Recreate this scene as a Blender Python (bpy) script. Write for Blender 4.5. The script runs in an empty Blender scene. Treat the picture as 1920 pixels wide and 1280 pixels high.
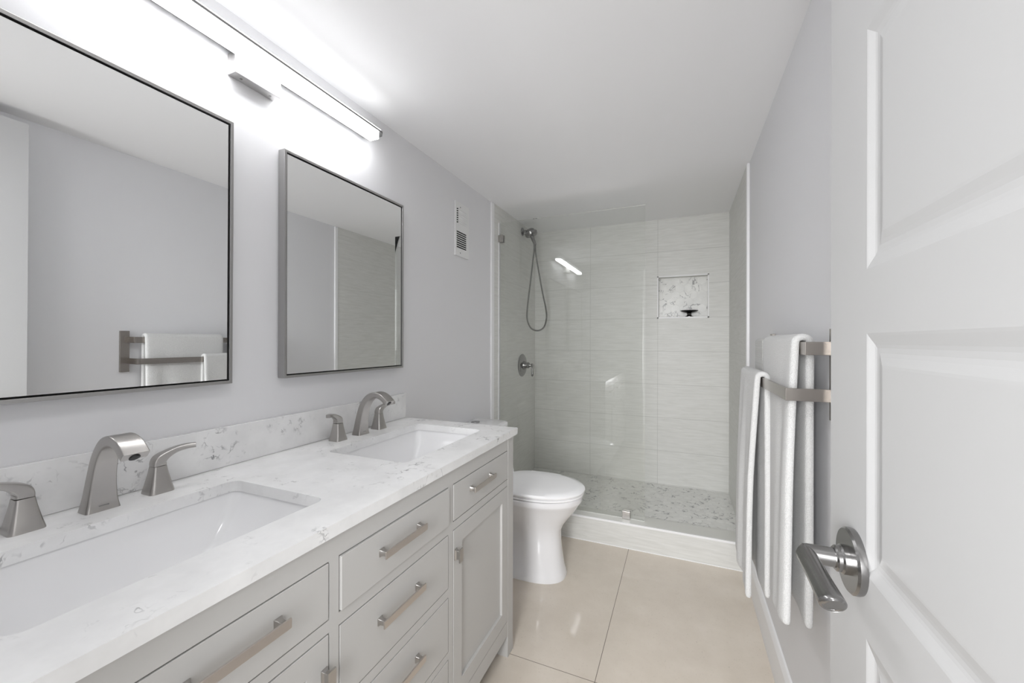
import bpy, bmesh, math, random
from mathutils import Vector, Matrix
random.seed(7)
S = bpy.context.scene
COL = S.collection
R_ = math.radians

# ------------------------------------------------------------------ camera, world, exposure
cam_data = bpy.data.cameras.new('camera')
cam = bpy.data.objects.new('camera', cam_data)
COL.objects.link(cam)
cam_data.sensor_width = 36.0
cam_data.lens = 747.2 / 1920 * 36
cam_data.clip_start = 0.01
TH, RO = R_(23.067), R_(0.1)
fw = Vector((-math.sin(TH), math.cos(TH), 0)); rt = Vector((math.cos(TH), math.sin(TH), 0)); up = Vector((0, 0, 1))
cr = rt * math.cos(RO) + up * math.sin(RO); cu = -rt * math.sin(RO) + up * math.cos(RO)
M = Matrix((cr, cu, -fw)).transposed().to_4x4()
M.translation = Vector((1.1948, 0.0, 1.2441))
cam.matrix_world = M
S.camera = cam

world = bpy.data.worlds.new('world'); S.world = world
world.use_nodes = True
world.node_tree.nodes['Background'].inputs[0].default_value = (1.0, 1.0, 1.0, 1)
world.node_tree.nodes['Background'].inputs[1].default_value = 1.25
LED = 18.0                      # strength of the vanity light's diffuser
HALL_FILL = 9.2                     # added fill light behind the camera, aimed in through the doorway
hl = bpy.data.lights.new('hall_fill', 'AREA'); hl.shape = 'RECTANGLE'; hl.size = .5; hl.size_y = .8
hl.energy = HALL_FILL; hl.spread = R_(74); hl.color = (.985, .99, 1)
hlo = bpy.data.objects.new('hall_fill', hl); COL.objects.link(hlo)
hlo.location = (1.02, -1.0, 1.42); hlo.rotation_euler = (R_(68), 0, R_(-3))
OVERHEAD_FILL = 3.3                      # added fill light just under the ceiling, above the frame; no fixture
l3 = bpy.data.lights.new('overhead_fill', 'AREA'); l3.shape = 'DISK'; l3.size = .28
l3.energy = OVERHEAD_FILL; l3.color = (.985, .99, 1)
l3o = bpy.data.objects.new('overhead_fill', l3); COL.objects.link(l3o)
l3o.location = (1.0, .14, 2.186)
UPWARD_FILL = 3.8                   # added fill light outside the doorway, aimed up to brighten the ceiling
h2 = bpy.data.lights.new('upward_fill', 'AREA'); h2.shape = 'RECTANGLE'; h2.size = .5; h2.size_y = .6
h2.energy = UPWARD_FILL; h2.spread = R_(75); h2.color = (.985, .99, 1)
h2o = bpy.data.objects.new('upward_fill', h2); COL.objects.link(h2o)
h2o.location = (1.02, -.9, .85); h2o.rotation_euler = (R_(109), 0, R_(5))
S.view_settings.view_transform = 'Standard'
LED_UP = 5.5                   # the thin strip on top of the fixture
S.view_settings.look = 'None'
S.view_settings.gamma = 1
S.view_settings.use_curve_mapping = False
S.view_settings.exposure = 0.17
S.cycles.diffuse_bounces = 12
S.cycles.glossy_bounces = 6
S.cycles.transparent_max_bounces = 16
S.cycles.max_bounces = 14
S.cycles.caustics_refractive = False

# ------------------------------------------------------------------ materials
def lin(c):
    return tuple((v / 255 / 12.92 if v / 255 <= .04045 else ((v / 255 + .055) / 1.055) ** 2.4) for v in c) + (1,)

class NT:
    def __init__(s, m): s.t = m.node_tree; s.n = s.t.nodes; s.l = s.t.links
    def add(s, typ, **kw):
        n = s.n.new(typ)
        for k, v in kw.items():
            if k.startswith('i_'):
                key = k[2:]; key = int(key) if key.isdigit() else key.replace('_', ' ')
                if hasattr(v, 'is_linked') or isinstance(v, bpy.types.NodeSocket): s.l.new(v, n.inputs[key])
                else: n.inputs[key].default_value = v
            else: setattr(n, k, v)
        return n
    def math(s, op, a, b=None, c=None):
        n = s.n.new('ShaderNodeMath'); n.operation = op
        for i, v in enumerate((a, b, c)):
            if v is None: continue
            if isinstance(v, bpy.types.NodeSocket): s.l.new(v, n.inputs[i])
            else: n.inputs[i].default_value = v
        return n.outputs[0]
    def ramp(s, fac, stops):
        n = s.n.new('ShaderNodeValToRGB'); s.l.new(fac, n.inputs[0])
        e = n.color_ramp.elements
        while len(e) < len(stops): e.new(.5)
        for k, (p, c) in enumerate(stops):
            e[k].position = p; e[k].color = c if len(c) == 4 else tuple(c) + (1,)
        return n.outputs[0]
    def mix(s, fac, a, b):
        n = s.n.new('ShaderNodeMix'); n.data_type = 'RGBA'
        for i, v in ((0, fac), (6, a), (7, b)):
            if isinstance(v, bpy.types.NodeSocket): s.l.new(v, n.inputs[i])
            else: n.inputs[i].default_value = v
        return n.outputs[2]

def base(name, col=(200, 200, 200), rough=.5, metal=0.0, spec=.5, **kw):
    m = bpy.data.materials.new(name); m.use_nodes = True
    b = m.node_tree.nodes['Principled BSDF']
    b.inputs['Base Color'].default_value = lin(col)
    b.inputs['Roughness'].default_value = rough
    b.inputs['Metallic'].default_value = metal
    b.inputs['Specular IOR Level'].default_value = spec
    for k, v in kw.items(): b.inputs[k.replace('_', ' ')].default_value = v
    return m, NT(m), b

def bump(t, b, height, strength, dist=.001):
    n = t.add('ShaderNodeBump', i_Height=height); n.inputs['Strength'].default_value = strength
    n.inputs['Distance'].default_value = dist
    t.l.new(n.outputs[0], b.inputs['Normal'])

def coords(t, scale=(1, 1, 1)):
    g = t.add('ShaderNodeNewGeometry')      # world position: textures stay put where the thing stands
    mp = t.add('ShaderNodeMapping', i_Vector=g.outputs['Position']); mp.inputs['Scale'].default_value = scale
    return mp.outputs[0]
def ocoords(t, scale=(1, 1, 1)):
    g = t.add('ShaderNodeTexCoord')
    mp = t.add('ShaderNodeMapping', i_Vector=g.outputs['Object']); mp.inputs['Scale'].default_value = scale
    return mp.outputs[0]
def noise(t, vec, scale, detail=3, rough=.5, dist=0.0):
    n = t.add('ShaderNodeTexNoise', i_Vector=vec)
    n.inputs['Scale'].default_value = scale; n.inputs['Detail'].default_value = detail
    n.inputs['Roughness'].default_value = rough; n.inputs['Distortion'].default_value = dist
    return n.outputs[0]

def paint(name, col, rough=.55, bumps=.12, spec=.3):
    m, t, b = base(name, col, rough, 0, spec)
    bump(t, b, noise(t, coords(t), 160, 4), bumps, .0006)
    return m
M_wall = paint('wall_paint', (222, 222, 224))
M_ceil = paint('ceiling_paint', (238, 238, 239), .8, .1)
M_trimw = paint('trim_white', (236, 236, 237), .35, .03)
M_door = paint('door_paint', (190, 190, 190), .42, .05)
M_vanity = paint('vanity_grey_paint', (190, 189, 187), .38, .04, .4)
M_ventw = paint('vent_enamel', (226, 226, 226), .4, .02)
M_dark, _, _ = base('gap_shade', (16, 16, 16), .8)  # near-black stands in for shade in the mirror-frame gap and vent slots
M_black, _, _ = base('black_rubber', (22, 22, 22), .5)

def brushed(name, col, rough, aniso=.4, sc=(4, 4, 300)):
    m, t, b = base(name, col, rough, 1.0)
    b.inputs['Anisotropic'].default_value = aniso
    n = noise(t, ocoords(t, sc), 6, 2)
    r = t.math('MULTIPLY_ADD', n, .07, rough - .035)
    t.l.new(r, b.inputs['Roughness'])
    return m
M_nickel = brushed('brushed_nickel', (184, 181, 178), .3)
M_warmnickel = brushed('warm_brushed_nickel', (206, 199, 193), .32, .4, (300, 4, 4))
M_steel = brushed('satin_steel', (150, 149, 148), .24)
M_frame = brushed('mirror_frame_steel', (176, 175, 174), .36)
M_barmetal = brushed('rack_steel', (168, 162, 156), .22)
M_alu = brushed('light_bar_aluminium', (205, 204, 203), .35)
M_plate = brushed('light_plate_steel', (138, 138, 138), .4)
M_chrome, _, _ = base('chrome', (170, 170, 170), .12, 1.0)
M_dkchrome, _, _ = base('dark_chrome', (60, 60, 60), .18, 1.0)
M_mirror, _, _ = base('mirror_silver', (246, 247, 247), .0, 1.0)
M_ceramic, _, _ = base('white_porcelain', (238, 238, 240), .08, 0, .5, Coat_Weight=.6, Coat_Roughness=.03)
M_sink, _, _ = base('sink_porcelain', (234, 234, 235), .1, 0, .5)
M_seat, _, _ = base('seat_plastic', (246, 246, 247), .15)

# thin clear glass: transmits with a faint green-grey tint and reflects by Fresnel
def glass_mat():
    m = bpy.data.materials.new('shower_glass'); m.use_nodes = True
    t = NT(m); t.n.clear()
    o = t.add('ShaderNodeOutputMaterial'); f = t.add('ShaderNodeFresnel'); f.inputs[0].default_value = 1.5
    tr = t.add('ShaderNodeBsdfTransparent'); tr.inputs[0].default_value = (.968, .973, .965, 1)
    gl = t.add('ShaderNodeBsdfGlossy'); gl.inputs['Roughness'].default_value = 0; gl.inputs[0].default_value = (1, 1, 1, 1)
    mx = t.add('ShaderNodeMixShader'); t.l.new(f.outputs[0], mx.inputs[0]); t.l.new(tr.outputs[0], mx.inputs[1]); t.l.new(gl.outputs[0], mx.inputs[2])
    t.l.new(mx.outputs[0], o.inputs[0])
    return m
M_glass = glass_mat()

def led_mat(s):
    m, t, b = base('led_diffuser', (245, 245, 245), .4)
    b.inputs['Emission Color'].default_value = (.985, .99, 1, 1)
    b.inputs['Emission Strength'].default_value = s
    return m
M_led = led_mat(LED)
M_led_up = led_mat(LED_UP)

def quartz_mat():
    m, t, b = base('white_quartz', (232, 232, 232), .16)
    v = coords(t)
    warp = t.add('ShaderNodeTexNoise', i_Vector=v); warp.inputs['Scale'].default_value = 9; warp.inputs['Detail'].default_value = 4
    add = t.add('ShaderNodeVectorMath', operation='MULTIPLY_ADD'); t.l.new(warp.outputs['Color'], add.inputs[0])
    add.inputs[1].default_value = (.16, .16, .16); t.l.new(v, add.inputs[2])
    n1 = noise(t, add.outputs[0], 13, 4, .6)
    line = t.math('ABSOLUTE', t.math('SUBTRACT', n1, .5))
    line = t.ramp(line, [(0.0, (1, 1, 1)), (.012, (.6, .6, .6)), (.026, (0, 0, 0))])
    mask = t.ramp(noise(t, v, 7, 3, .6), [(.49, (0, 0, 0)), (.62, (1, 1, 1))])
    mask2 = t.ramp(noise(t, v, 34, 2, .6), [(.45, (0, 0, 0)), (.62, (1, 1, 1))])
    f = t.math('MULTIPLY', t.math('MULTIPLY', line, mask), mask2)
    cloud = t.ramp(noise(t, v, 11, 4, .6), [(.35, lin((226, 226, 226))), (.65, lin((236, 236, 236)))])
    c = t.mix(f, cloud, lin((132, 132, 134)))
    t.l.new(c, b.inputs['Base Color'])
    return m
M_quartz = quartz_mat()

def joint(t, x, origin, pitch, w):
    """1 on a grout joint, 0 on the tile"""
    f = t.math('FRACT', t.math('DIVIDE', t.math('SUBTRACT', x, origin - 40 * pitch), pitch))
    d = t.math('MULTIPLY', t.math('MINIMUM', f, t.math('SUBTRACT', 1.0, f)), pitch)
    return t.math('LESS_THAN', d, w)

def tile_mat(name, axis, u0, pu, joints=True, jc=(186, 186, 182)):
    m, t, b = base(name, (222, 222, 217), .45)
    v = coords(t)
    sep = t.add('ShaderNodeSeparateXYZ', i_Vector=v)
    u = sep.outputs[axis]; z = sep.outputs[2]
    cmb = t.add('ShaderNodeCombineXYZ')
    t.l.new(t.math('MULTIPLY', u, 7.0), cmb.inputs[0]); t.l.new(t.math('MULTIPLY', z, 85.0), cmb.inputs[1])
    wv = t.add('ShaderNodeTexNoise', i_Vector=cmb.outputs[0]); wv.inputs['Scale'].default_value = 1.0; wv.inputs['Detail'].default_value = 3; wv.inputs['Distortion'].default_value = .8
    rip = wv.outputs[0]
    c = t.ramp(rip, [(.3, lin((208, 208, 204))), (.7, lin((220, 220, 217)))])
    if joints:
        j = t.math('MAXIMUM', joint(t, z, 1.4276, .2568, .0013), joint(t, u, u0, pu, .0013))
        c = t.mix(j, c, lin(jc))
        h = t.math('SUBTRACT', t.math('MULTIPLY', rip, .6), t.math('MULTIPLY', j, .6))
    else: h = rip
    t.l.new(c, b.inputs['Base Color'])
    bump(t, b, h, .32, .002)
    return m
M_tile_far = tile_mat('shower_tile_far', 0, 1.0225, .525)
M_tile_side = tile_mat('shower_tile_side', 1, 3.2956, 1.05, True, (202, 202, 198))
M_tile_curb = tile_mat('curb_tile', 0, 0, 9, False)
M_curbtop, _, _ = base('curb_top_stone', (216, 216, 211), .3)

def floor_mat():
    m, t, b = base('polished_beige_tile', (190, 178, 164), .05, 0, .5)
    v = coords(t)
    sep = t.add('ShaderNodeSeparateXYZ', i_Vector=v)
    c1 = t.ramp(noise(t, v, 5, 6, .65), [(.3, lin((208, 198, 185))), (.7, lin((218, 209, 197)))])
    sp = t.ramp(noise(t, v, 120, 3, .6), [(.63, (0, 0, 0)), (.74, (1, 1, 1))])
    c2 = t.mix(t.math('MULTIPLY', sp, .42), c1, lin((150, 140, 128)))
    big = t.ramp(noise(t, v, 26, 5, .7), [(.64, (0, 0, 0)), (.72, (1, 1, 1))])
    c2 = t.mix(t.math('MULTIPLY', big, .22), c2, lin((214, 206, 196)))
    j = t.math('MAXIMUM', joint(t, sep.outputs[0], .9043, .61, .0012), joint(t, sep.outputs[1], 1.459, 1.22, .0012))
    c3 = t.mix(j, c2, lin((120, 112, 102)))
    t.l.new(c3, b.inputs['Base Color'])
    t.l.new(t.math('MULTIPLY_ADD', noise(t, v, 40, 3), .06, .03), b.inputs['Roughness'])
    bump(t, b, t.math('MULTIPLY', j, -1.0), .4, .001)
    return m
M_floor = floor_mat()

def mosaic_mat():
    m, t, b = base('marble_mosaic', (216, 216, 214), .3)
    at = t.add('ShaderNodeAttribute', attribute_name='cell')
    g = t.add('ShaderNodeNewGeometry')
    off = t.add('ShaderNodeVectorMath', operation='MULTIPLY_ADD'); t.l.new(at.outputs['Vector'], off.inputs[0])
    off.inputs[1].default_value = (9, 9, 9); t.l.new(g.outputs['Position'], off.inputs[2])
    rot = t.add('ShaderNodeVectorRotate', i_Vector=off.outputs[0]); rot.rotation_type = 'EULER_XYZ'
    rv = t.add('ShaderNodeVectorMath', operation='SCALE'); t.l.new(at.outputs['Vector'], rv.inputs[0]); rv.inputs['Scale'].default_value = 12
    t.l.new(rv.outputs[0], rot.inputs['Rotation'])
    mp = t.add('ShaderNodeMapping', i_Vector=rot.outputs[0]); mp.inputs['Scale'].default_value = (1, 2.2, 1.6)
    n = noise(t, mp.outputs[0], 7.5, 3, .55, .4)
    line = t.ramp(t.math('ABSOLUTE', t.math('SUBTRACT', n, .5)), [(0, (1, 1, 1)), (.010, (.8, .8, .8)), (.026, (0, 0, 0))])
    mask = t.ramp(noise(t, rot.outputs[0], 9, 2), [(.50, (0, 0, 0)), (.58, (1, 1, 1))])
    cl = t.ramp(noise(t, rot.outputs[0], 12, 4), [(.3, lin((224, 224, 221))), (.7, lin((238, 238, 235)))])
    c = t.mix(t.math('MULTIPLY', t.math('MULTIPLY', line, mask), .75), cl, lin((118, 118, 120)))
    t.l.new(c, b.inputs['Base Color'])
    return m
M_mosaic = mosaic_mat()
M_grout, _, _ = base('mosaic_grout', (222, 222, 218), .8)

def towel_mat(name, col, rib=0):
    m, t, b = base(name, col, .95, 0, .1, Sheen_Weight=.35, Sheen_Roughness=.6)
    v = coords(t)
    h = noise(t, v, 420, 2, .7)
    c = t.ramp(noise(t, v, 300, 2, .6), [(.3, tuple(x * .86 for x in lin(col)[:3])), (.7, lin(col))])
    if rib:
        mp = t.add('ShaderNodeMapping', i_Vector=v); mp.inputs['Scale'].default_value = (1, 1, 1)
        sep = t.add('ShaderNodeSeparateXYZ', i_Vector=v)
        w = t.math('SINE', t.math('MULTIPLY', sep.outputs[2], rib))
        h = t.math('ADD', h, t.math('MULTIPLY', w, .15))
    t.l.new(c, b.inputs['Base Color'])
    bump(t, b, h, .9, .004)
    return m
M_towel = towel_mat('white_terry', (220, 220, 219))
M_towel_rib = towel_mat('pale_ribbed_terry', (204, 204, 201), 700)

def hose_mat():
    m, t, b = base('hose_metal', (150, 150, 148), .25, 1.0)
    v = ocoords(t)
    sep = t.add('ShaderNodeSeparateXYZ', i_Vector=v)
    w = t.math('SINE', t.math('MULTIPLY', sep.outputs[2], 1600))
    bump(t, b, w, .5, .001)
    return m
M_hose = hose_mat()

# ------------------------------------------------------------------ mesh helpers
ORG = {}
def obj(name, bm, mat, parent=None, bevel=0, smooth=False, subsurf=0, solid=0, seg=2):
    """links bm (world coordinates) as one mesh object; under a thing its origin is the thing's base"""
    org = ORG.get(parent.name, Vector()) if parent else Vector()
    if not parent and bm.verts:
        xs = [v.co.x for v in bm.verts]; ys = [v.co.y for v in bm.verts]; zs = [v.co.z for v in bm.verts]
        org = Vector(((min(xs) + max(xs)) / 2, (min(ys) + max(ys)) / 2, min(zs)))
    bmesh.ops.remove_doubles(bm, verts=bm.verts, dist=1e-6)
    bmesh.ops.recalc_face_normals(bm, faces=bm.faces)
    bmesh.ops.translate(bm, verts=bm.verts, vec=-org)
    me = bpy.data.meshes.new(name); bm.to_mesh(me); bm.free()
    o = bpy.data.objects.new(name, me); COL.objects.link(o)
    if isinstance(mat, (list, tuple)):
        for q in mat: me.materials.append(q)
    else: me.materials.append(mat)
    if parent: o.parent = parent
    else: o.location = org
    ORG[o.name] = org
    if smooth:
        for p in me.polygons: p.use_smooth = True
    if solid:
        s = o.modifiers.new('solidify', 'SOLIDIFY'); s.thickness = solid; s.offset = 0
    if bevel:
        b = o.modifiers.new('bevel', 'BEVEL'); b.width = bevel; b.segments = seg; b.limit_method = 'ANGLE'; b.angle_limit = R_(35)
        b.harden_normals = False
    if subsurf:
        s = o.modifiers.new('subsurf', 'SUBSURF'); s.levels = subsurf; s.render_levels = subsurf
    if smooth and not subsurf:
        # keep creases crisp
        try:
            me.set_sharp_from_angle(angle=R_(38))
        except Exception:
            pass
    return o
def thing(name, loc, label, cat, group=None):
    o = bpy.data.objects.new(name, None); COL.objects.link(o)
    o.empty_display_size = .05
    o.location = loc; ORG[o.name] = Vector(loc)
    o['label'] = label; o['category'] = cat
    if group: o['group'] = group
    return o
def tag(o, label, cat, group=None):
    o['label'] = label; o['category'] = cat
    if group: o['group'] = group
    return o
def struct(name, bm, m, parent=None, **kw):
    o = obj(name, bm, m, parent, **kw)
    if not parent: o['kind'] = 'structure'
    return o
def copy_thing(root, loc, label, group=None):
    r = root.copy(); COL.objects.link(r); r.location = loc; r['label'] = label
    if group: r['group'] = group
    for ch in list(root.children):
        c = ch.copy(); COL.objects.link(c); c.parent = r
        for g in list(ch.children):
            d = g.copy(); COL.objects.link(d); d.parent = c
    return r

def N(): return bmesh.new()
def box(bm, x0, x1, y0, y1, z0, z1):
    vs = [bm.verts.new((x, y, z)) for x in (x0, x1) for y in (y0, y1) for z in (z0, z1)]
    for f in ((0, 1, 3, 2), (4, 6, 7, 5), (0, 4, 5, 1), (2, 3, 7, 6), (0, 2, 6, 4), (1, 5, 7, 3)):
        bm.faces.new([vs[i] for i in f])
    return vs
def loft(bm, rings, cap0=True, cap1=True, closed=True):
    V = [[bm.verts.new(p) for p in r] for r in rings]
    n = len(V[0])
    for a, b in zip(V, V[1:]):
        for i in range(n if closed else n - 1):
            j = (i + 1) % n
            bm.faces.new((a[i], a[j], b[j], b[i]))
    if cap0: bm.faces.new(V[0][::-1])
    if cap1: bm.faces.new(V[-1])
    return V
def rrect(hx, hy, r, n=5):
    """rounded rectangle about the origin, counter-clockwise list of (u, v)"""
    P = []
    for cx, cy, a0 in ((hx - r, hy - r, 0), (-hx + r, hy - r, 90), (-hx + r, -hy + r, 180), (hx - r, -hy + r, 270)):
        for k in range(n + 1):
            a = R_(a0 + 90 * k / n); P.append((cx + r * math.cos(a), cy + r * math.sin(a)))
    return P
def frame_of(axis):
    a = Vector(axis).normalized()
    h = Vector((0, 0, 1)) if abs(a.z) < .9 else Vector((1, 0, 0))
    u = h.cross(a).normalized(); w = a.cross(u)
    return a, u, w
def lathe(bm, prof, origin, axis=(0, 0, 1), n=32, cap=True):
    a, u, w = frame_of(axis); o = Vector(origin)
    rings = []
    for r, h in prof:
        rings.append([o + a * h + u * (r * math.cos(2 * math.pi * k / n)) + w * (r * math.sin(2 * math.pi * k / n)) for k in range(n)])
    loft(bm, rings, cap, cap)
def smooth_path(P, n=8):
    """Catmull-Rom through points given as tuples of any length"""
    out = []
    for i in range(len(P) - 1):
        p0 = P[max(i - 1, 0)]; p1 = P[i]; p2 = P[i + 1]; p3 = P[min(i + 2, len(P) - 1)]
        for k in range(n):
            t = k / n
            out.append(tuple(.5 * ((2 * b) + (-a + c) * t + (2 * a - 5 * b + 4 * c - d) * t * t + (-a + 3 * b - 3 * c + d) * t ** 3) for a, b, c, d in zip(p0, p1, p2, p3)))
    out.append(tuple(P[-1]))
    return out
def tube(bm, pts, r, n=14):
    pts = [Vector(p) for p in pts]
    rings = []; prev = None
    for i, p in enumerate(pts):
        d = (pts[min(i + 1, len(pts) - 1)] - pts[max(i - 1, 0)]).normalized()
        if prev is None: a, u, w = frame_of(d)
        else:
            u = (prev - d * prev.dot(d)).normalized(); w = d.cross(u)
        prev = u
        rr = r[i] if isinstance(r, (list, tuple)) else r
        rings.append([p + u * (rr * math.cos(2 * math.pi * k / n)) + w * (rr * math.sin(2 * math.pi * k / n)) for k in range(n)])
    loft(bm, rings)
def sweep_rect(bm, pts, side, wid, thk, rad=.25, n=4):
    """rounded rectangular section swept along pts; side is the width direction"""
    pts = [Vector(p) for p in pts]; side = Vector(side).normalized()
    rings = []
    for i, p in enumerate(pts):
        d = (pts[min(i + 1, len(pts) - 1)] - pts[max(i - 1, 0)]).normalized()
        s = (side - d * side.dot(d)).normalized(); nrm = d.cross(s)
        w, t = wid[i] / 2, thk[i] / 2
        rings.append([p + s * a + nrm * b for a, b in rrect(w, t, min(w, t) * rad, n)])
    loft(bm, rings)
def plate_with_holes(bm, outer, holes, to3d, d0, d1):
    """outline and holes are (u, v) loops; to3d(u, v, depth); solid between depths d0 and d1"""
    for d in (d0, d1):
        es = []
        for loop in [outer] + holes:
            vs = [bm.verts.new(to3d(u, v, d)) for u, v in loop]
            es += [bm.edges.new((vs[i], vs[(i + 1) % len(vs)])) for i in range(len(vs))]
        bmesh.ops.triangle_fill(bm, edges=es, use_beauty=True)
    for loop in [outer] + holes:
        n = len(loop)
        for i in range(n):
            (u, v), (p, q) = loop[i], loop[(i + 1) % n]
            bm.faces.new([bm.verts.new(to3d(*c)) for c in ((u, v, d0), (p, q, d0), (p, q, d1), (u, v, d1))])
    bmesh.ops.remove_doubles(bm, verts=bm.verts, dist=1e-6)
def rect(u0, u1, v0, v1): return [(u0, v0), (u1, v0), (u1, v1), (u0, v1)]

# ------------------------------------------------------------------ room shell
W, CEIL, YB = 1.5239, 2.1912, 3.2956      # room width, ceiling height, shower far wall
YN = -0.06                                 # near wall (the doorway is in it)
TL, TR = .0104, W - .0104                  # faces of the shower's side tiles
Y_SH = 2.45                                # where the shower tiles start
b = N(); box(b, -.12, W + .12, -1.2, YB + .2, -.1, 0); struct('floor', b, M_floor)
b = N(); box(b, -.12, W + .12, YN - .12, YB + .2, CEIL, CEIL + .1); struct('ceiling', b, M_ceil)
b = N(); box(b, -.12, 0, YN - .12, YB + .2, 0, CEIL); struct('wall_left', b, M_wall)
b = N(); box(b, W, W + .12, YN - .12, YB + .2, 0, CEIL); struct('wall_right', b, M_wall)
b = N()
plate_with_holes(b, [(0, 0), (.75, 0), (.75, 2.15), (1.455, 2.15), (1.455, 0), (W, 0), (W, CEIL), (0, CEIL)], [], lambda u, v, d: (u, d, v), YN - .12, YN)
struct('wall_near', b, M_wall)
NX0, NX1, NZ0, NZ1, ND = 1.0235, 1.3765, 1.428, 1.747, .09
b = N()
plate_with_holes(b, rect(0, W, 0, CEIL), [rect(NX0, NX1, NZ0, NZ1)], lambda u, v, d: (u, d, v), YB, YB + .1)
struct('wall_far', b, M_tile_far)
b = N(); box(b, TL - TL, TL, Y_SH, YB, .10, CEIL); struct('wall_shower_left', b, M_tile_side)
b = N(); box(b, TR, W, Y_SH, YB, .10, CEIL); struct('wall_shower_right', b, M_tile_side)
# tile edge strips
b = N(); box(b, 0, TL + .003, 2.425, 2.452, 0, CEIL - .002); box(b, 0, TL + .0008, 2.452, 2.468, .153, CEIL - .002); struct('trim_1', b, M_trimw, bevel=.002)
b = N(); box(b, TR - .003, W, 2.425, 2.452, .16, CEIL - .002); struct('trim_2', b, M_trimw, bevel=.002)

def hex_mosaic(bm, u0, u1, v0, v1, to3d, size):
    lay = bm.faces.layers.float_vector.new('cell') if False else None
    cells = []
    dx = size * math.sqrt(3); dy = size * 1.5
    row = 0; v = v0 - size
    while v < v1 + size:
        u = u0 - dx + (dx / 2 if row % 2 else 0)
        while u < u1 + dx:
            P = [(u + (size - .0012) * math.cos(R_(60 * k + 30)), v + (size - .0012) * math.sin(R_(60 * k + 30))) for k in range(6)]
            for ax, lim, sg in ((0, u0, 1), (0, u1, -1), (1, v0, 1), (1, v1, -1)):    # clip to the rectangle
                Q = []
                for i in range(len(P)):
                    a, c = P[i], P[(i + 1) % len(P)]
                    ia, ic = sg * (a[ax] - lim) >= 0, sg * (c[ax] - lim) >= 0
                    if ia: Q.append(a)
                    if ia != ic:
                        k = (lim - a[ax]) / (c[ax] - a[ax]); Q.append((a[0] + k * (c[0] - a[0]), a[1] + k * (c[1] - a[1])))
                P = Q
                if len(P) < 3: break
            if len(P) >= 3: cells.append(P)
            u += dx
        v += dy; row += 1
    for P in cells:
        bm.faces.new([bm.verts.new(to3d(a, c)) for a, c in P])
    return len(cells)
def mosaic_obj(name, u0, u1, v0, v1, to3d, size):
    bm = N(); hex_mosaic(bm, u0, u1, v0, v1, to3d, size)
    bmesh.ops.recalc_face_normals(bm, faces=bm.faces)
    me = bpy.data.meshes.new(name); bm.to_mesh(me); bm.free()
    at = me.attributes.new('cell', 'FLOAT_VECTOR', 'FACE')
    rr = random.Random(3)
    for d in at.data: d.vector = (rr.random(), rr.random(), rr.random())
    me.materials.append(M_mosaic)
    o = bpy.data.objects.new(name, me); COL.objects.link(o)
    return o
# shower niche: lining, mosaic back, edge strip
b = N()
box(b, NX0, NX1, YB + ND, YB + .098, NZ0, NZ1)
niche = struct('wall_niche', b, M_grout)
o = mosaic_obj('mosaic', NX0 + .001, NX1 - .001, NZ0 + .001, NZ1 - .001, lambda a, c: (a, YB + ND - .0008, c), .036)
o.parent = niche; o.location = -ORG[niche.name]
b = N()
for r4 in ((NX0 - .004, NX0 + .004, NZ0 - .004, NZ1 + .004), (NX1 - .004, NX1 + .004, NZ0 - .004, NZ1 + .004)):
    box(b, r4[0], r4[1], YB - .003, YB + .012, r4[2], r4[3])
box(b, NX0 - .004, NX1 + .004, YB - .003, YB + .088, NZ0 - .004, NZ0 + .006)
box(b, NX0 - .004, NX1 + .004, YB - .003, YB + .012, NZ1 - .004, NZ1 + .004)
struct('trim_3', b, M_trimw)
# shower floor and curb
CY0, CY1, CZ = 2.4733, 2.61, .1526
b = N(); box(b, TL, TR, CY1, YB, .02, .1375); sf = struct('floor_shower', b, M_grout)
o = mosaic_obj('mosaic', TL + .002, TR - .002, CY1 + .001, YB - .002, lambda a, c: (a, c, .1383), .03)
o.parent = sf; o.location = -ORG[sf.name]
b = N(); box(b, 0, W, CY0 + .004, CY1, 0, CZ - .006); curb = struct('shower_curb', b, M_tile_curb)
b = N(); box(b, TL, TR, CY0 + .011, CY1 + .001, CZ - .006, CZ); struct('curb_top', b, M_curbtop, curb, bevel=.001)
b = N(); box(b, 0, W, CY0, CY0 + .011, CZ - .012, CZ + .0005); struct('edge_strip', b, M_trimw, curb, bevel=.0015)
b = N(); box(b, 0, W, CY0 + .0015, CY0 + .0045, 0, .004); struct('sealant', b, M_trimw, curb)

def baseboard(name, x0, x1, y0, y1, sgn):
    b = N()
    prof = [(0, 0), (.014, 0), (.014, .125), (.010, .138), (.006, .147), (0, .15)]
    xw = x0 if sgn > 0 else x1
    rings = [[(xw + sgn * d, y, z) for d, z in prof] for y in (y0, y1)]
    loft(b, rings); struct(name, b, M_trimw)
baseboard('baseboard_right', W - .014, W, YN, CY0, -1)
baseboard('baseboard_left', 0, .014, 1.52, 2.425, 1)

# ------------------------------------------------------------------ open door with lever handle
DX, DY1, DY0, DT = 1.407, .7598, -.045, .035
door = None
b = N()
zs = [(.195, .495), (.575, .875), (.955, 1.255), (1.335, 1.634), (1.714, 2.013)]
py0, py1 = DY0 + .129, .6305
plate_with_holes(b, rect(DY0, DY1, .008, 2.134), [rect(py0, py1, a, c) for a, c in zs], lambda u, v, d: (d, u, v), DX, DX + .0135)
box(b, DX + .0135, DX + DT, DY0, DY1, .008, 2.134)
door = struct('door_1', b, M_door)
for a, c in zs:
    b = N()
    rings = []
    for ins, dep in ((0, 0), (.003, .0006), (.014, .0034), (.018, .0040), (.024, .0040), (.029, .0032), (.038, .0012), (.041, .0010)):
        rings.append([(DX + dep, u, v) for u, v in rect(py0 + ins, py1 - ins, a + ins, c - ins)])
    loft(b, rings, cap0=False, cap1=True)
    struct('door_panel', b, M_door, door)
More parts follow.
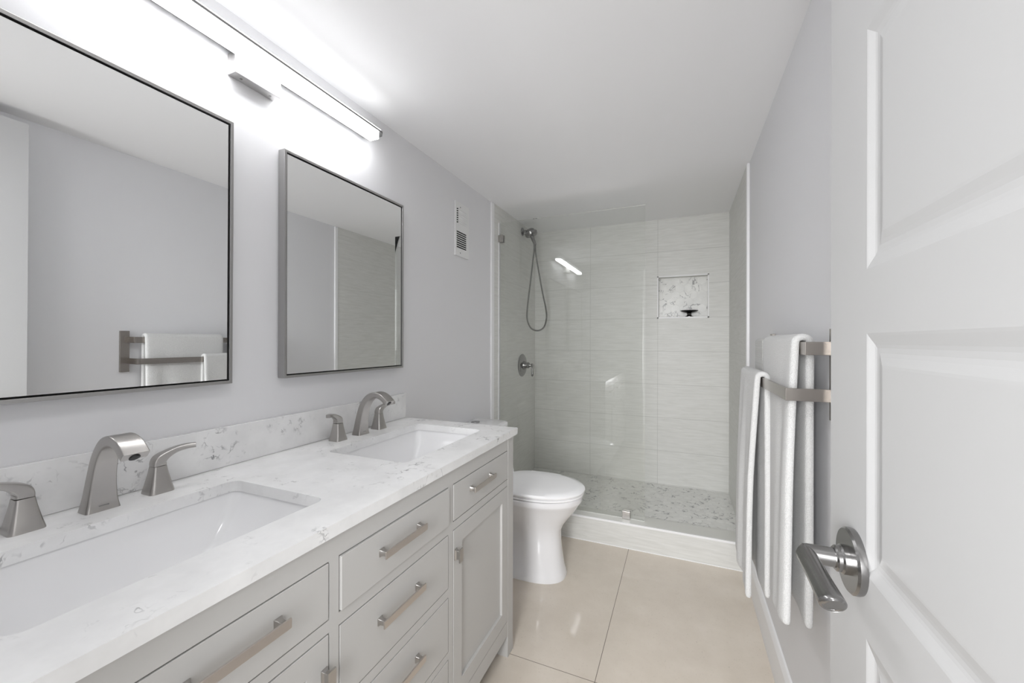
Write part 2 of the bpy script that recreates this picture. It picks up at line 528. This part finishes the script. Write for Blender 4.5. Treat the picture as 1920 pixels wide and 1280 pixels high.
LZ, LY = .955, .662
b = N()
lathe(b, [(.0405, 0), (.0415, .003), (.0415, .008), (.039, .0105), (.02, .0105)], (DX, LY, LZ), (-1, 0, 0), 48)
lathe(b, [(.0185, .010), (.0185, .016), (.0165, .018), (.0165, .022), (.0145, .024)], (DX, LY, LZ), (-1, 0, 0), 32)
hnd = struct('door_handle', b, M_steel, door, smooth=True)
b = N()
lathe(b, [(.0122, .018), (.0122, .052), (.0118, .058), (.008, .062)], (DX, LY, LZ), (-1, 0, 0), 32)
struct('handle_shank', b, M_steel, hnd, smooth=True)
b = N()
P = smooth_path([(DX - .0560, LY + .0125, LZ, .0245), (DX - .0560, LY - .02, LZ, .0240), (DX - .0570, LY - .07, LZ, .0245), (DX - .0580, LY - .112, LZ, .0265), (DX - .0580, LY - .1185, LZ, .0250), (DX - .0580, LY - .1205, LZ, .020)], 5)
rings = []
for i, q in enumerate(P):
    k = i / (len(P) - 1)
    mit = .011 * max(0, 1 - k / .16)                                       # mitred heel at the shank
    rings.append([Vector((q[0] + q[3] / 2 * math.cos(a), q[1] + mit * (math.cos(a) - 1) * .9 - .007 * k * math.sin(a), q[2] + q[3] / 2 * (.94 - .06 * k) * math.sin(a))) for a in [2 * math.pi * j / 24 for j in range(24)]])
loft(b, rings)
struct('handle_lever', b, M_steel, hnd, smooth=True)

# ------------------------------------------------------------------ vanity cabinet
VX = .567
van = thing('vanity_cabinet', (.29, .80, 0), 'grey painted double vanity cabinet with inset drawers, doors and bar pulls under the white counter', 'cabinet')
b = N()
box(b, .02, .48, .131, 1.469, .10, .70)
obj('carcass', b, M_vanity, van)
for y in (.118, 1.470):
    b = N(); box(b, .06, .53, y, y + .012, .10, .8640); obj('side_panel', b, M_vanity, van)
# face frame with one opening per drawer and door
OP = {}
LY0, LY1, MY0, MY1, RY0, RY1 = .165, .5735, .5965, 1.004, 1.0285, 1.4355
row = [(.703, .817), (.518, .678), (.332, .494), (.150, .312)]
holes = [rect(MY0, MY1, a, c) for a, c in row]
holes += [rect(RY0, RY1, .703, .817), rect(RY0, RY1, .1455, .679), rect(LY0, LY1, .703, .817), rect(LY0, LY1, .1455, .679)]
b = N()
plate_with_holes(b, rect(.1645, 1.4365, .087, .8642), holes, lambda u, v, d: (d, u, v), .5455, VX - .001)
obj('face_frame', b, M_vanity, van)
for y0, y1 in ((1.4365, 1.489), (.111, .1645)):
    for x0, x1 in ((.515, VX), (.02, .07)):
        b = N(); box(b, x0, x1, y0, y1, 0, .8642)
        obj('leg', b, M_vanity, van, bevel=.0012)
def pull(parent, yc, zc, x, length=.138):
    """bar pull: two flared square posts, a long flat bar"""
    for s in (-1, 1):
        y = yc + s * length / 2
        b = N(); loft(b, [[(x + d, y + p, zc + q) for p, q in rrect(w, h, .0008, 2)] for d, w, h in ((0, .0075, .0085), (.0018, .0075, .0085), (.006, .005, .006), (.015, .0045, .0055), (.0185, .0045, .008))])
        obj('handle_post', b, M_nickel, parent, smooth=True)
    b = N(); box(b, x + .0185, x + .0225, yc - length / 2 - .0095, yc + length / 2 + .0095, zc - .0085, zc + .0085)
    obj('handle_bar', b, M_warmnickel, parent, bevel=.0008)
def knob(parent, y, zc, x):
    b = N()
    loft(b, [[(x + d, y + p, zc + q) for p, q in rrect(w, h, .0008, 2)] for d, w, h in ((0, .0075, .0165), (.002, .0075, .0165), (.006, .005, .013), (.014, .0045, .012), (.0175, .0045, .0165))])
    box(b, x + .0175, x + .0215, y - .0095, y + .0095, zc - .0195, zc + .0195)
    obj('knob', b, M_nickel, parent)
G = .0027
def drawer(y0, y1, z0, z1, out=0, hz=None):
    b = N(); box(b, VX - .019 + out, VX + out, y0 + G, y1 - G, z0 + G, z1 - G)
    box(b, VX - .0215, VX - .018 + out, y0 + .02, y1 - .02, z0 + .012, z1 - .03)
    d = obj('drawer', b, M_vanity, van, bevel=.001)
    pull(d, (y0 + y1) / 2 - (.018 if y0 == MY0 else .027 if y0 == RY0 else -.027), hz or (z0 + z1) / 2 + .008, VX + out)
drawer(MY0, MY1, *row[0], out=.004)
for a, c in row[1:]: drawer(MY0, MY1, a, c, hz=(a + c) / 2 + .014)
drawer(RY0, RY1, .703, .817)
drawer(LY0, LY1, .703, .817)
def cab_door(y0, y1, z0, z1, ky):
    b = N()
    o_ = rect(y0 + G, y1 - G, z0 + G, z1 - G); i_ = rect(y0 + .053, y1 - .053, z0 + .055, z1 - .053)
    plate_with_holes(b, o_, [i_], lambda u, v, d: (d, u, v), VX - .019, VX)
    d = obj('cabinet_door', b, M_vanity, van, bevel=.001)
    b = N(); box(b, VX - .019, VX - .009, y0 + .05, y1 - .05, z0 + .052, z1 - .05)
    obj('door_panel', b, M_vanity, d)
    knob(d, ky, .602, VX)
cab_door(RY0, RY1, .1455, .679, 1.0355 + .006)
cab_door(LY0, LY1, .1455, .679, .5605)

# ------------------------------------------------------------------ countertop, sinks
ZC, ZC2 = .8902, .8644
SX0, SX1 = .149, .459
SK = [(.4285, .231), (1.1825, .2385)]      # centre y, half length
ct = thing('countertop', (.29, .80, ZC2), 'white quartz countertop with fine grey veining and two sink cutouts on the grey vanity', 'countertop')
b = N()
holes = [[(SX0 + (SX1 - SX0) / 2 + p, yc + q) for p, q in rrect((SX1 - SX0) / 2, hl, .022, 6)] for yc, hl in SK]
plate_with_holes(b, rect(.0005, .5752, .085, 1.5156), holes, lambda u, v, d: (u, v, d), ZC2, ZC)
obj('slab', b, M_quartz, ct)
b = N(); box(b, .0005, .0125, .085, 1.5156, ZC + .0006, 1.0018)
tag(obj('backsplash', b, M_quartz, bevel=.001), 'low white quartz backsplash strip with grey veining along the wall behind the faucets', 'backsplash')
def sink(yc, hl, label):
    xc, hx = (SX0 + SX1) / 2, (SX1 - SX0) / 2
    s = thing('undermount_sink', (xc, yc, ZC2 - .14), label, 'sink', 'undermount sinks in the vanity counter')
    b = N()
    rings = []
    for ix, iy, z, r in ((-.020, -.020, -.001, .03), (-.004, -.004, -.001, .025), (-.003, -.003, -.004, .025), (.010, .020, -.05, .024), (.026, .060, -.095, .02), (.045, .10, -.118, .02), (.075, .15, -.124, .02), (.125, hl - .03, -.127, .02)):
        rings.append([(xc + p, yc + q, ZC2 + z) for p, q in rrect(hx - ix, hl - iy, r, 6)])
    loft(b, rings, cap0=False, cap1=True)
    ba = obj('basin', b, M_sink, s, smooth=True)
    ba.data.set_sharp_from_angle(angle=R_(60))
    b = N(); lathe(b, [(.027, 0), (.027, .0025), (.022, .004), (.018, .0028), (.017, .006), (.006, .0075)], (xc, yc, ZC2 - .127), (0, 0, 1), 32)
    obj('drain', b, M_nickel, s, smooth=True)
sink(*SK[0], 'white rectangular undermount sink nearest the camera, in front of the large mirror')
sink(*SK[1], 'white rectangular undermount sink at the far end of the counter, near the toilet')

# ------------------------------------------------------------------ faucets
FX = .062
def make_faucet(yc, label):
    f = thing('widespread_faucet', (FX, yc, ZC), label, 'faucet', 'brushed nickel faucets on the vanity counter')
    P = [(.0675, 0, .056, .040), (.0690, .024, .0475, .033), (.0760, .070, .040, .028), (.0900, .112, .037, .025), (.1160, .143, .0375, .0225), (.1480, .1545, .040, .0205), (.1790, .1475, .042, .019), (.2050, .1270, .043, .0175)]
    Q = smooth_path(P, 7)
    b = N()
    sweep_rect(b, [(q[0], yc, ZC + q[1]) for q in Q], (0, 1, 0), [q[2] for q in Q], [q[3] for q in Q], .28, 4)
    sp = obj('spout', b, M_nickel, f, smooth=True)
    b = N(); lathe(b, [(.009, 0), (.009, .004), (.006, .004)], (.2000, yc, ZC + .1260), (.62, 0, -.78), 20)
    obj('aerator', b, M_black, sp)
    b = N(); loft(b, [[(.0672 + p, yc + q, ZC + z) for p, q in rrect(.0190, .0270, .006, 5)] for z in (0, .0022)])
    obj('base_plate', b, M_nickel, sp)
    b = N(); box(b, .0853, .0862, yc - .008, yc + .008, ZC + .0105, ZC + .0122)
    obj('maker_mark', b, M_steel, sp)
    for s in (-1, 1):
        y = yc + s * .1045
        b = N()
        loft(b, [[(FX + p, y + q, ZC + z) for p, q in rrect(w, w, w * .38, 5)] for z, w in ((0, .0245), (.0025, .0245), (.02, .0205), (.045, .0155), (.0605, .0132))])
        h = obj('handle', b, M_nickel, f, smooth=True)
        b = N()
        H = [(FX, y, .0615, .0255, .0255), (FX, y, .068, .0255, .0255), (FX + .001, y + s * .003, .0755, .0245, .0240), (FX + .004, y + s * .014, .0845, .021, .017), (FX + .009, y + s * .030, .0925, .018, .0125), (FX + .016, y + s * .048, .0965, .0165, .0115), (FX + .025, y + s * .066, .0975, .0155, .011)]
        H = smooth_path(H, 5)
        rings = []
        for i, q in enumerate(H):
            p = Vector((q[0], q[1], ZC + q[2]))
            a0 = H[max(i - 1, 0)]; a1 = H[min(i + 1, len(H) - 1)]
            d = Vector((a1[0] - a0[0], a1[1] - a0[1], a1[2] - a0[2])).normalized()
            sd = Vector((1, 0, 0)); sd = (sd - d * sd.dot(d)).normalized(); nn = d.cross(sd) * 1
            rings.append([p + sd * u + nn * v for u, v in rrect(q[3] / 2, q[4] / 2, min(q[3], q[4]) * .16, 3)])
        loft(b, rings)
        obj('lever', b, M_nickel, h, smooth=True)
    return f
fa = make_faucet(.432, 'brushed nickel faucet with two lever handles at the sink nearest the camera')
copy_thing(fa, (FX, 1.1745, ZC), 'brushed nickel faucet with two lever handles at the far sink, nearer the shower')

# ------------------------------------------------------------------ mirrors
def make_mirror(y0, y1, label, lean, yaw):
    z0, z1, dep, fwid = 1.1255, 1.857, .035, .0085
    mr = thing('wall_mirror', (0, (y0 + y1) / 2, z0), label, 'mirror', 'metal framed mirrors over the vanity')
    b = N()
    plate_with_holes(b, rect(y0, y1, z0, z1), [rect(y0 + fwid, y1 - fwid, z0 + fwid, z1 - fwid)], lambda u, v, d: (d, u, v), .006, dep)
    obj('frame', b, M_frame, mr, bevel=.0009)
    b = N(); box(b, .006, dep - .012, y0 + .004, y1 - .004, z0 + .004, z1 - .004)
    obj('backing', b, M_dark, mr)
    g = .0125
    b = N(); box(b, dep - .012, dep - .0045, y0 + g, y1 - g, z0 + g, z1 - g)
    obj('mirror_glass', b, M_mirror, mr)
    mr.rotation_euler = (0, R_(lean), R_(yaw))
    return mr
make_mirror(.139, .7225, 'thin metal framed mirror nearest the camera, over the near sink', .4, .29)
make_mirror(.882, 1.4655, 'thin metal framed mirror over the far sink, beside the wall vent', 0, -.45)

# ------------------------------------------------------------------ vanity light
vl = thing('vanity_light', (0, .80, 2.0), 'long lit LED bar light on a rectangular wall bracket above the mirrors', 'light')
b = N(); box(b, .0005, .0355, .7275, .8665, 2.004, 2.0645)
bp_ = obj('wall_bracket', b, M_alu, vl, bevel=.0015)
for y in (.755, .843):
    b = N(); lathe(b, [(.0038, 0), (.0035, .0014), (.0012, .0016)], (.018, y, 2.004), (0, 0, -1), 16); obj('screw', b, M_steel, bp_)
ZP = 2.0805
b = N()
ch = .020; x0, x1, y0, y1 = .004, .0955, .322, 1.280
outl = [(x0, y0), (x1 - ch, y0), (x1, y0 + ch), (x1, y1 - ch), (x1 - ch, y1), (x0, y1)]
loft(b, [[(u, v, z) for u, v in outl] for z in (ZP - .0075, ZP)])
obj('top_plate', b, M_plate, vl, bevel=.0006)
b = N(); box(b, .0312, .0333, y0 + .027, y1 - .027, ZP - .0245, ZP - .0075); obj('back_shield', b, M_alu, vl)  # added to stop the diffuser's back face from overlighting the wall
b = N()
prof = [(.0335, ZP - .008), (.0835, ZP - .008), (.0835, ZP - .0305), (.040, ZP - .0305), (.0335, ZP - .0245)]
loft(b, [[(u, y, z) for u, z in prof] for y in (y0 + .027, y1 - .027)])
obj('diffuser', b, M_led, vl, bevel=.0015)
b = N()
cu = .016
o2 = [(.060, y0 + .01), (x1 - .0035 - cu, y0 + .01), (x1 - .0035, y0 + .01 + cu), (x1 - .0035, y1 - .01 - cu), (x1 - .0035 - cu, y1 - .01), (.060, y1 - .01)]
loft(b, [[(u, v, z) for u, v in o2] for z in (ZP, ZP + .0045)])
obj('upper_diffuser', b, M_led_up, vl)
b = N(); box(b, .056, .0595, y0 + .01, y1 - .01, ZP, ZP + .009); obj('wall_shield', b, M_alu, vl)  # added to keep the upper strip's light off the wall behind

# ------------------------------------------------------------------ wall vent
ve = thing('wall_vent', (0, 2.037, 1.738), 'white rectangular wall vent grille with two groups of slots beside the shower', 'vent')
y0, y1, z0, z1 = 1.96, 2.114, 1.738, 2.048
holes = []
for k in range(7):
    z = 1.925 + k * .0128
    holes.append([(1.973, z), (1.994, z + .004), (1.994, z + .0115), (1.973, z + .0075)])
for k in range(8):
    z = 1.785 + k * .0125
    holes.append([(1.973, z), (2.086, z), (2.086, z + .0078), (1.973, z + .0078)])
b = N()
plate_with_holes(b, rect(y0, y1, z0, z1), holes, lambda u, v, d: (d, u, v), .006, .010)
for a in (rect(y0, y1, z0, z0 + .006), rect(y0, y1, z1 - .006, z1), rect(y0, y0 + .006, z0, z1), rect(y1 - .006, y1, z0, z1)):
    box(b, .0005, .0062, a[0][0], a[1][0], a[0][1], a[2][1])
obj('grille_plate', b, M_ventw, ve, bevel=.0006)
b = N(); box(b, .0005, .003, y0 + .004, y1 - .004, z0 + .004, z1 - .004); obj('slot_shade', b, M_dark, ve)  # near-black sheet paints the shade seen through the slots
for k in range(7):
    z = 1.928 + k * .0128
    b = N(); loft(b, [[(.010 + d, y, z + q) for d, q in ((0, 0), (.0022, .0005), (0, .006))] for y in (2.003, 2.088)])
    obj('louver', b, M_ventw, ve)
for z in (2.022, 1.757):
    b = N(); lathe(b, [(.004, 0), (.0035, .0012), (.001, .0014)], (.010, 2.012, z), (1, 0, 0), 14); obj('screw', b, M_steel, ve)

# ------------------------------------------------------------------ toilet
TY = 2.055
to = thing('toilet', (.36, TY, 0), 'white toilet with closed lid between the vanity and the shower curb', 'toilet')
def egg(x0, x1, hw, xc, z, rec=1.0, n=56, pb=2.6, pf=2.1):
    P = []
    for k in range(n):
        a = 2 * math.pi * k / n
        c, s = math.cos(a), math.sin(a)
        p = pf if c >= 0 else pb
        x = xc + (x1 - xc if c >= 0 else xc - x0) * math.copysign(abs(c) ** (2 / p), c)
        y = hw * math.copysign(abs(s) ** (2 / p), s)
        if rec < 1:
            t = min(1, max(0, (x - .375) / .07)); t = t * t * (3 - 2 * t)
            y *= rec + (1 - rec) * t
        P.append((x, TY + y, z))
    return P
b = N()
rings = [egg(.09, .632, .124, .42, 0, 1, pb=4, pf=2.5), egg(.09, .632, .124, .42, .012, 1, pb=4, pf=2.5), egg(.10, .626, .119, .42, .03, .95, pb=4, pf=2.5), egg(.10, .618, .112, .42, .06, .72, pb=4, pf=2.5),
         egg(.10, .608, .106, .42, .13, .60, pb=4, pf=2.4), egg(.10, .602, .104, .42, .20, .60, pb=4, pf=2.3), egg(.09, .604, .108, .42, .245, .68, pb=3.4, pf=2.2), egg(.08, .622, .122, .42, .28, .82, pb=3),
         egg(.06, .652, .134, .43, .32, .95), egg(.05, .684, .154, .44, .36), egg(.05, .703, .171, .45, .392), egg(.05, .714, .181, .46, .406), egg(.05, .718, .185, .46, .415), egg(.05, .718, .185, .46, .433), egg(.055, .712, .180, .46, .4375), egg(.10, .66, .13, .46, .4375)]
loft(b, rings)
bowl = obj('bowl', b, M_ceramic, to, smooth=True)
b = N()
loft(b, [egg(.27, .70, .165, .47, .4410), egg(.25, .722, .186, .47, .4432), egg(.247, .725, .189, .47, .4455), egg(.247, .725, .189, .47, .451), egg(.25, .721, .185, .47, .4535), egg(.3, .66, .13, .47, .4535)])
obj('seat', b, M_seat, to, smooth=True)
b = N()
loft(b, [egg(.26, .70, .165, .47, .4585), egg(.252, .727, .190, .47, .4590), egg(.250, .730, .192, .47, .4625), egg(.250, .730, .192, .47, .468), egg(.255, .722, .185, .47, .476), egg(.28, .69, .155, .47, .4815), egg(.34, .60, .09, .47, .4835)])
obj('lid', b, M_seat, to, smooth=True)
for s in (-1, 1):
    b = N(); tube(b, [(.262, TY + s * .07 - .025, .462), (.262, TY + s * .07 + .025, .462)], .010, 14); obj('hinge', b, M_seat, to, smooth=True)
b = N()
rings = []
for z, x1, hw in ((.40, .285, .150), (.45, .288, .158), (.485, .280, .163), (.53, .258, .166), (.59, .240, .168), (.66, .231, .170), (.736, .229, .171)):
    rings.append([((.014 + x1) / 2 + p, TY + q, z) for p, q in rrect((x1 - .014) / 2, hw, .045, 6)])
loft(b, rings)
obj('tank', b, M_ceramic, to, smooth=True)
b = N()
rings = []
for z, e in ((.737, 0), (.738, .005), (.752, .006), (.760, .002), (.764, -.010)):
    rings.append([((.012 + .229) / 2 + p, TY + q, z) for p, q in rrect((.229 - .012) / 2 + min(e, .004), .171 + e, .045, 6)])
loft(b, rings)
lid = obj('tank_lid', b, M_ceramic, to, smooth=True)
b = N(); lathe(b, [(.026, 0), (.026, .003), (.022, .005), (.004, .0055)], (.065, TY + .045, .764), (0, 0, 1), 28); obj('flush_button', b, M_chrome, lid, smooth=True)

# ------------------------------------------------------------------ glass panel with clamps
YG, ZG, XG = 2.541, 2.0763, .99
gp = thing('shower_glass_panel', (XG / 2, YG, CZ), 'fixed clear glass shower panel standing on the white curb', 'shower screen')
b = N(); box(b, TL + .006, XG, YG, YG + .010, CZ + .003, ZG); obj('glass_pane', b, M_glass, gp)
b = N(); box(b, TL + .0002, TL + .006, YG - .008, YG + .016, CZ, ZG); obj('wall_channel', b, M_trimw, gp)
b = N(); box(b, TL + .002, XG - .001, YG + .001, YG + .009, CZ + .0002, CZ + .003); obj('seal_strip', b, M_grout, gp)
def clamp(x0, x1, z0, z1):
    b = N(); box(b, x0, x1, YG - .011, YG - .0002, z0, z1); box(b, x0, x1, YG + .0102, YG + .021, z0, z1)
    obj('glass_clamp', b, M_nickel, gp, bevel=.0015)
clamp(TL + .0005, .048, 1.938, 1.989)
clamp(.858, .905, CZ + .0005, .2005)

# ------------------------------------------------------------------ hand shower, valve, soap dish
YS = 3.0
hs = thing('hand_shower', (TL, YS, 2.13), 'nickel hand shower on a wall bracket with a hanging looped hose', 'shower head')
b = N(); lathe(b, [(.032, 0), (.032, .004), (.026, .010), (.015, .014)], (TL, YS - .01, 2.128), (1, 0, 0), 32); obj('wall_flange', b, M_steel, hs, smooth=True)
b = N(); tube(b, smooth_path([(TL + .008, YS - .01, 2.128), (.035, YS - .008, 2.131), (.055, YS - .004, 2.124), (.066, YS, 2.112)], 6), .0105); obj('shower_arm', b, M_steel, hs, smooth=True)
b = N(); tube(b, [(.066, YS, 2.122), (.070, YS, 2.082)], [.016, .017], 20); tube(b, [(.062, YS - .006, 2.1), (.092, YS + .012, 2.104)], .014, 16); obj('holder', b, M_steel, hs, smooth=True)
hc = Vector((.083, YS - .008, 2.112)); ax = Vector((-.30, -.10, .95)).normalized()
b = N(); lathe(b, [(.030, -.028), (.044, -.024), (.050, -.012), (.051, .006), (.046, .010), (.034, .012), (.033, .026), (.026, .031), (.008, .032)], hc, ax, 36); obj('spray_head', b, M_steel, hs, smooth=True)
b = N(); lathe(b, [(.0512, -.002), (.0522, .0), (.0522, .004), (.0512, .006)], hc, ax, 36); obj('trim_ring', b, M_chrome, hs, smooth=True)
b = N(); tube(b, smooth_path([(.088, YS - .004, 2.092), (.098, YS - .002, 2.065), (.108, YS, 2.04), (.117, YS, 2.015)], 5), [.017 - .0004 * k for k in range(16)], 18); obj('handle', b, M_steel, hs, smooth=True)
L = [(.117, YS, 2.018), (.119, YS, 1.99), (.125, YS, 1.93), (.150, YS, 1.79), (.180, YS, 1.63), (.208, YS, 1.50), (.213, YS, 1.43), (.196, YS, 1.365), (.160, YS, 1.335), (.118, YS, 1.333), (.080, YS, 1.355), (.054, YS, 1.405), (.049, YS - .002, 1.46), (.058, YS - .004, 1.56), (.080, YS - .006, 1.72), (.100, YS - .008, 1.88), (.111, YS - .010, 1.96), (.112, YS - .012, 2.02), (.096, YS - .012, 2.07), (.075, YS - .004, 2.085)]
b = N(); tube(b, smooth_path(L, 8), .0062, 12); obj('hose', b, M_hose, hs, smooth=True)

sv = thing('shower_valve', (TL, 2.99, 1.053), 'round nickel shower valve with a small lever on the left shower wall', 'valve')
c = (TL, 2.99, 1.053)
b = N(); lathe(b, [(.091, 0), (.091, .003), (.085, .008), (.060, .013), (.055, .0135), (.042, .016)], c, (1, 0, 0), 48); obj('escutcheon', b, M_steel, sv, smooth=True)
b = N(); lathe(b, [(.034, .012), (.034, .020), (.024, .036), (.021, .044), (.024, .047), (.024, .058), (.014, .064), (.010, .076), (.016, .082), (.016, .092), (.006, .098)], c, (1, 0, 0), 32); obj('hub', b, M_steel, sv, smooth=True)
lx = TL + .087
b = N(); tube(b, [(lx, 2.99, 1.045), (lx, 2.99, 1.02), (lx + .001, 2.99, .99), (lx + .001, 2.99, .975), (lx + .001, 2.99, .966)], [.006, .0075, .009, .0105, .006], 16); obj('valve_lever', b, M_steel, sv, smooth=True)

sd = thing('soap_dish', (1.247, YB + .045, NZ0 + .0065), 'small dark metal pedestal soap dish standing in the tiled shower niche', 'soap dish')
c = (1.247, YB + .045, NZ0 + .0065)
b = N(); lathe(b, [(.030, 0), (.030, .003), (.018, .010), (.014, .017), (.018, .026), (.012, .030)], c, (0, 0, 1), 32); obj('pedestal', b, M_steel, sd, smooth=True)
b = N(); lathe(b, [(.012, .029), (.034, .033), (.055, .041), (.065, .0475), (.064, .049), (.052, .0455), (.03, .038), (.004, .036)], c, (0, 0, 1), 40); obj('dish', b, M_dkchrome, sd, smooth=True)

# ------------------------------------------------------------------ towel rack and towels
RY_0, RY_1 = 1.148, 1.80
tr = thing('towel_rack', (W, (RY_0 + RY_1) / 2, 1.06), 'two tier flat bar metal towel rack on the right wall behind the door', 'towel rack')
XL, XU, ZL0, ZL1, ZU0, ZU1 = 1.4295, 1.4690, 1.1030, 1.1330, 1.2130, 1.2445
for y in (RY_0, RY_1):
    b = N(); yp = y - .020 if y < 1.5 else y + .008; box(b, W - .012, W - .0003, yp - .019, yp + .019, 1.062, 1.275); obj('wall_plate', b, M_barmetal, tr, bevel=.001)
    for x, a, c in ((XL, ZL0, ZL1), (XU, ZU0, ZU1)):
        b = N(); box(b, x - .004, W - .010, y - .004, y + .004, a, c); obj('arm', b, M_barmetal, tr, bevel=.0008)
for nm, x, a, c in (('lower_bar', XL, ZL0, ZL1), ('upper_bar', XU, ZU0, ZU1)):
    b = N(); box(b, x - .004, x + .004, RY_0 + .004, RY_1 - .004, a, c); obj(nm, b, M_barmetal, tr, bevel=.0008)

def towel(name, label, cat, xb, ztop, y0, y1, fb0, fb1, bb, off, thk, mat, bulge=0.0, wav=.003, seed=1, push=0.0, boff=None, fade=None):
    """towel hung over a bar: front (-x) drop to fb0 at the near end and fb1 at the far end, back drop to bb"""
    rr = random.Random(seed); ph = [rr.uniform(0, 6.28) for _ in range(6)]
    boff = boff or off
    ny, nf, nb = 26, 40, 34
    b = N(); rows = []
    for j in range(ny + 1):
        t = j / ny; y = y0 + (y1 - y0) * t
        fb = fb0 + (fb1 - fb0) * t
        k = 1.0 if fade is None else min(1.0, max(0.0, (fade - y) / .12)); k = k * k * (3 - 2 * k)
        P = []
        zt = ztop + .004 - .004
        for i in range(nf + 1):
            s = i / nf; z = fb + (zt - fb) * s
            drop = 1 - s
            x = xb - off - k * bulge * math.sin(min(1, drop * 1.4) * math.pi / 2) * (1 if drop > 0 else 0)
            amp = wav * (.25 + .75 * k) * min(1, drop * 2.2)
            x += amp * (math.sin(y * 34 + ph[0] + z * 1.5) + .6 * math.sin(y * 61 + ph[1])) - k * push * drop
            P.append((x, y + .004 * drop * math.sin(z * 6 + ph[2]), z))
        for k in range(1, 7):
            a = math.pi * (1 - k / 7)
            hw = (off + boff) / 2
            P.append((xb - off + hw + hw * math.cos(a), y, zt + hw * .8 * math.sin(a)))
        for i in range(nb + 1):
            s = i / nb; z = zt + (bb - zt) * s
            P.append((xb + boff + wav * .5 * min(1, s * 2) * math.sin(y * 40 + ph[3]), y + .003 * s * math.sin(z * 7 + ph[4]), z))
        rows.append(P)
    loft(b, rows, False, False, closed=False)
    o = obj(name, b, mat, smooth=True, solid=thk, subsurf=1)
    return tag(o, label, cat, 'white towels on the rack')
towel('bath_towel', 'large white bath towel hanging from the upper bar, nearest the open door', 'towel', XU, ZU1, 1.185, 1.575, .535, .44, .535, .0130, .018, M_towel, bulge=.004, wav=.003, seed=2, push=.013, boff=.0175, fade=1.44)
towel('hand_towel', 'narrow white towel over the lower bar, beside the shower', 'towel', XL, ZL1, 1.446, 1.775, .432, .440, .445, .0150, .017, M_towel, bulge=.012, wav=.004, seed=5, push=.008, boff=.0110)
towel('washcloth', 'pale ribbed towel at the far end of the upper bar, mostly hidden by other towels', 'towel', XU, ZU1, 1.625, 1.775, 1.14, 1.14, 1.0, .0100, .010, M_towel_rib, wav=.0006, seed=8)
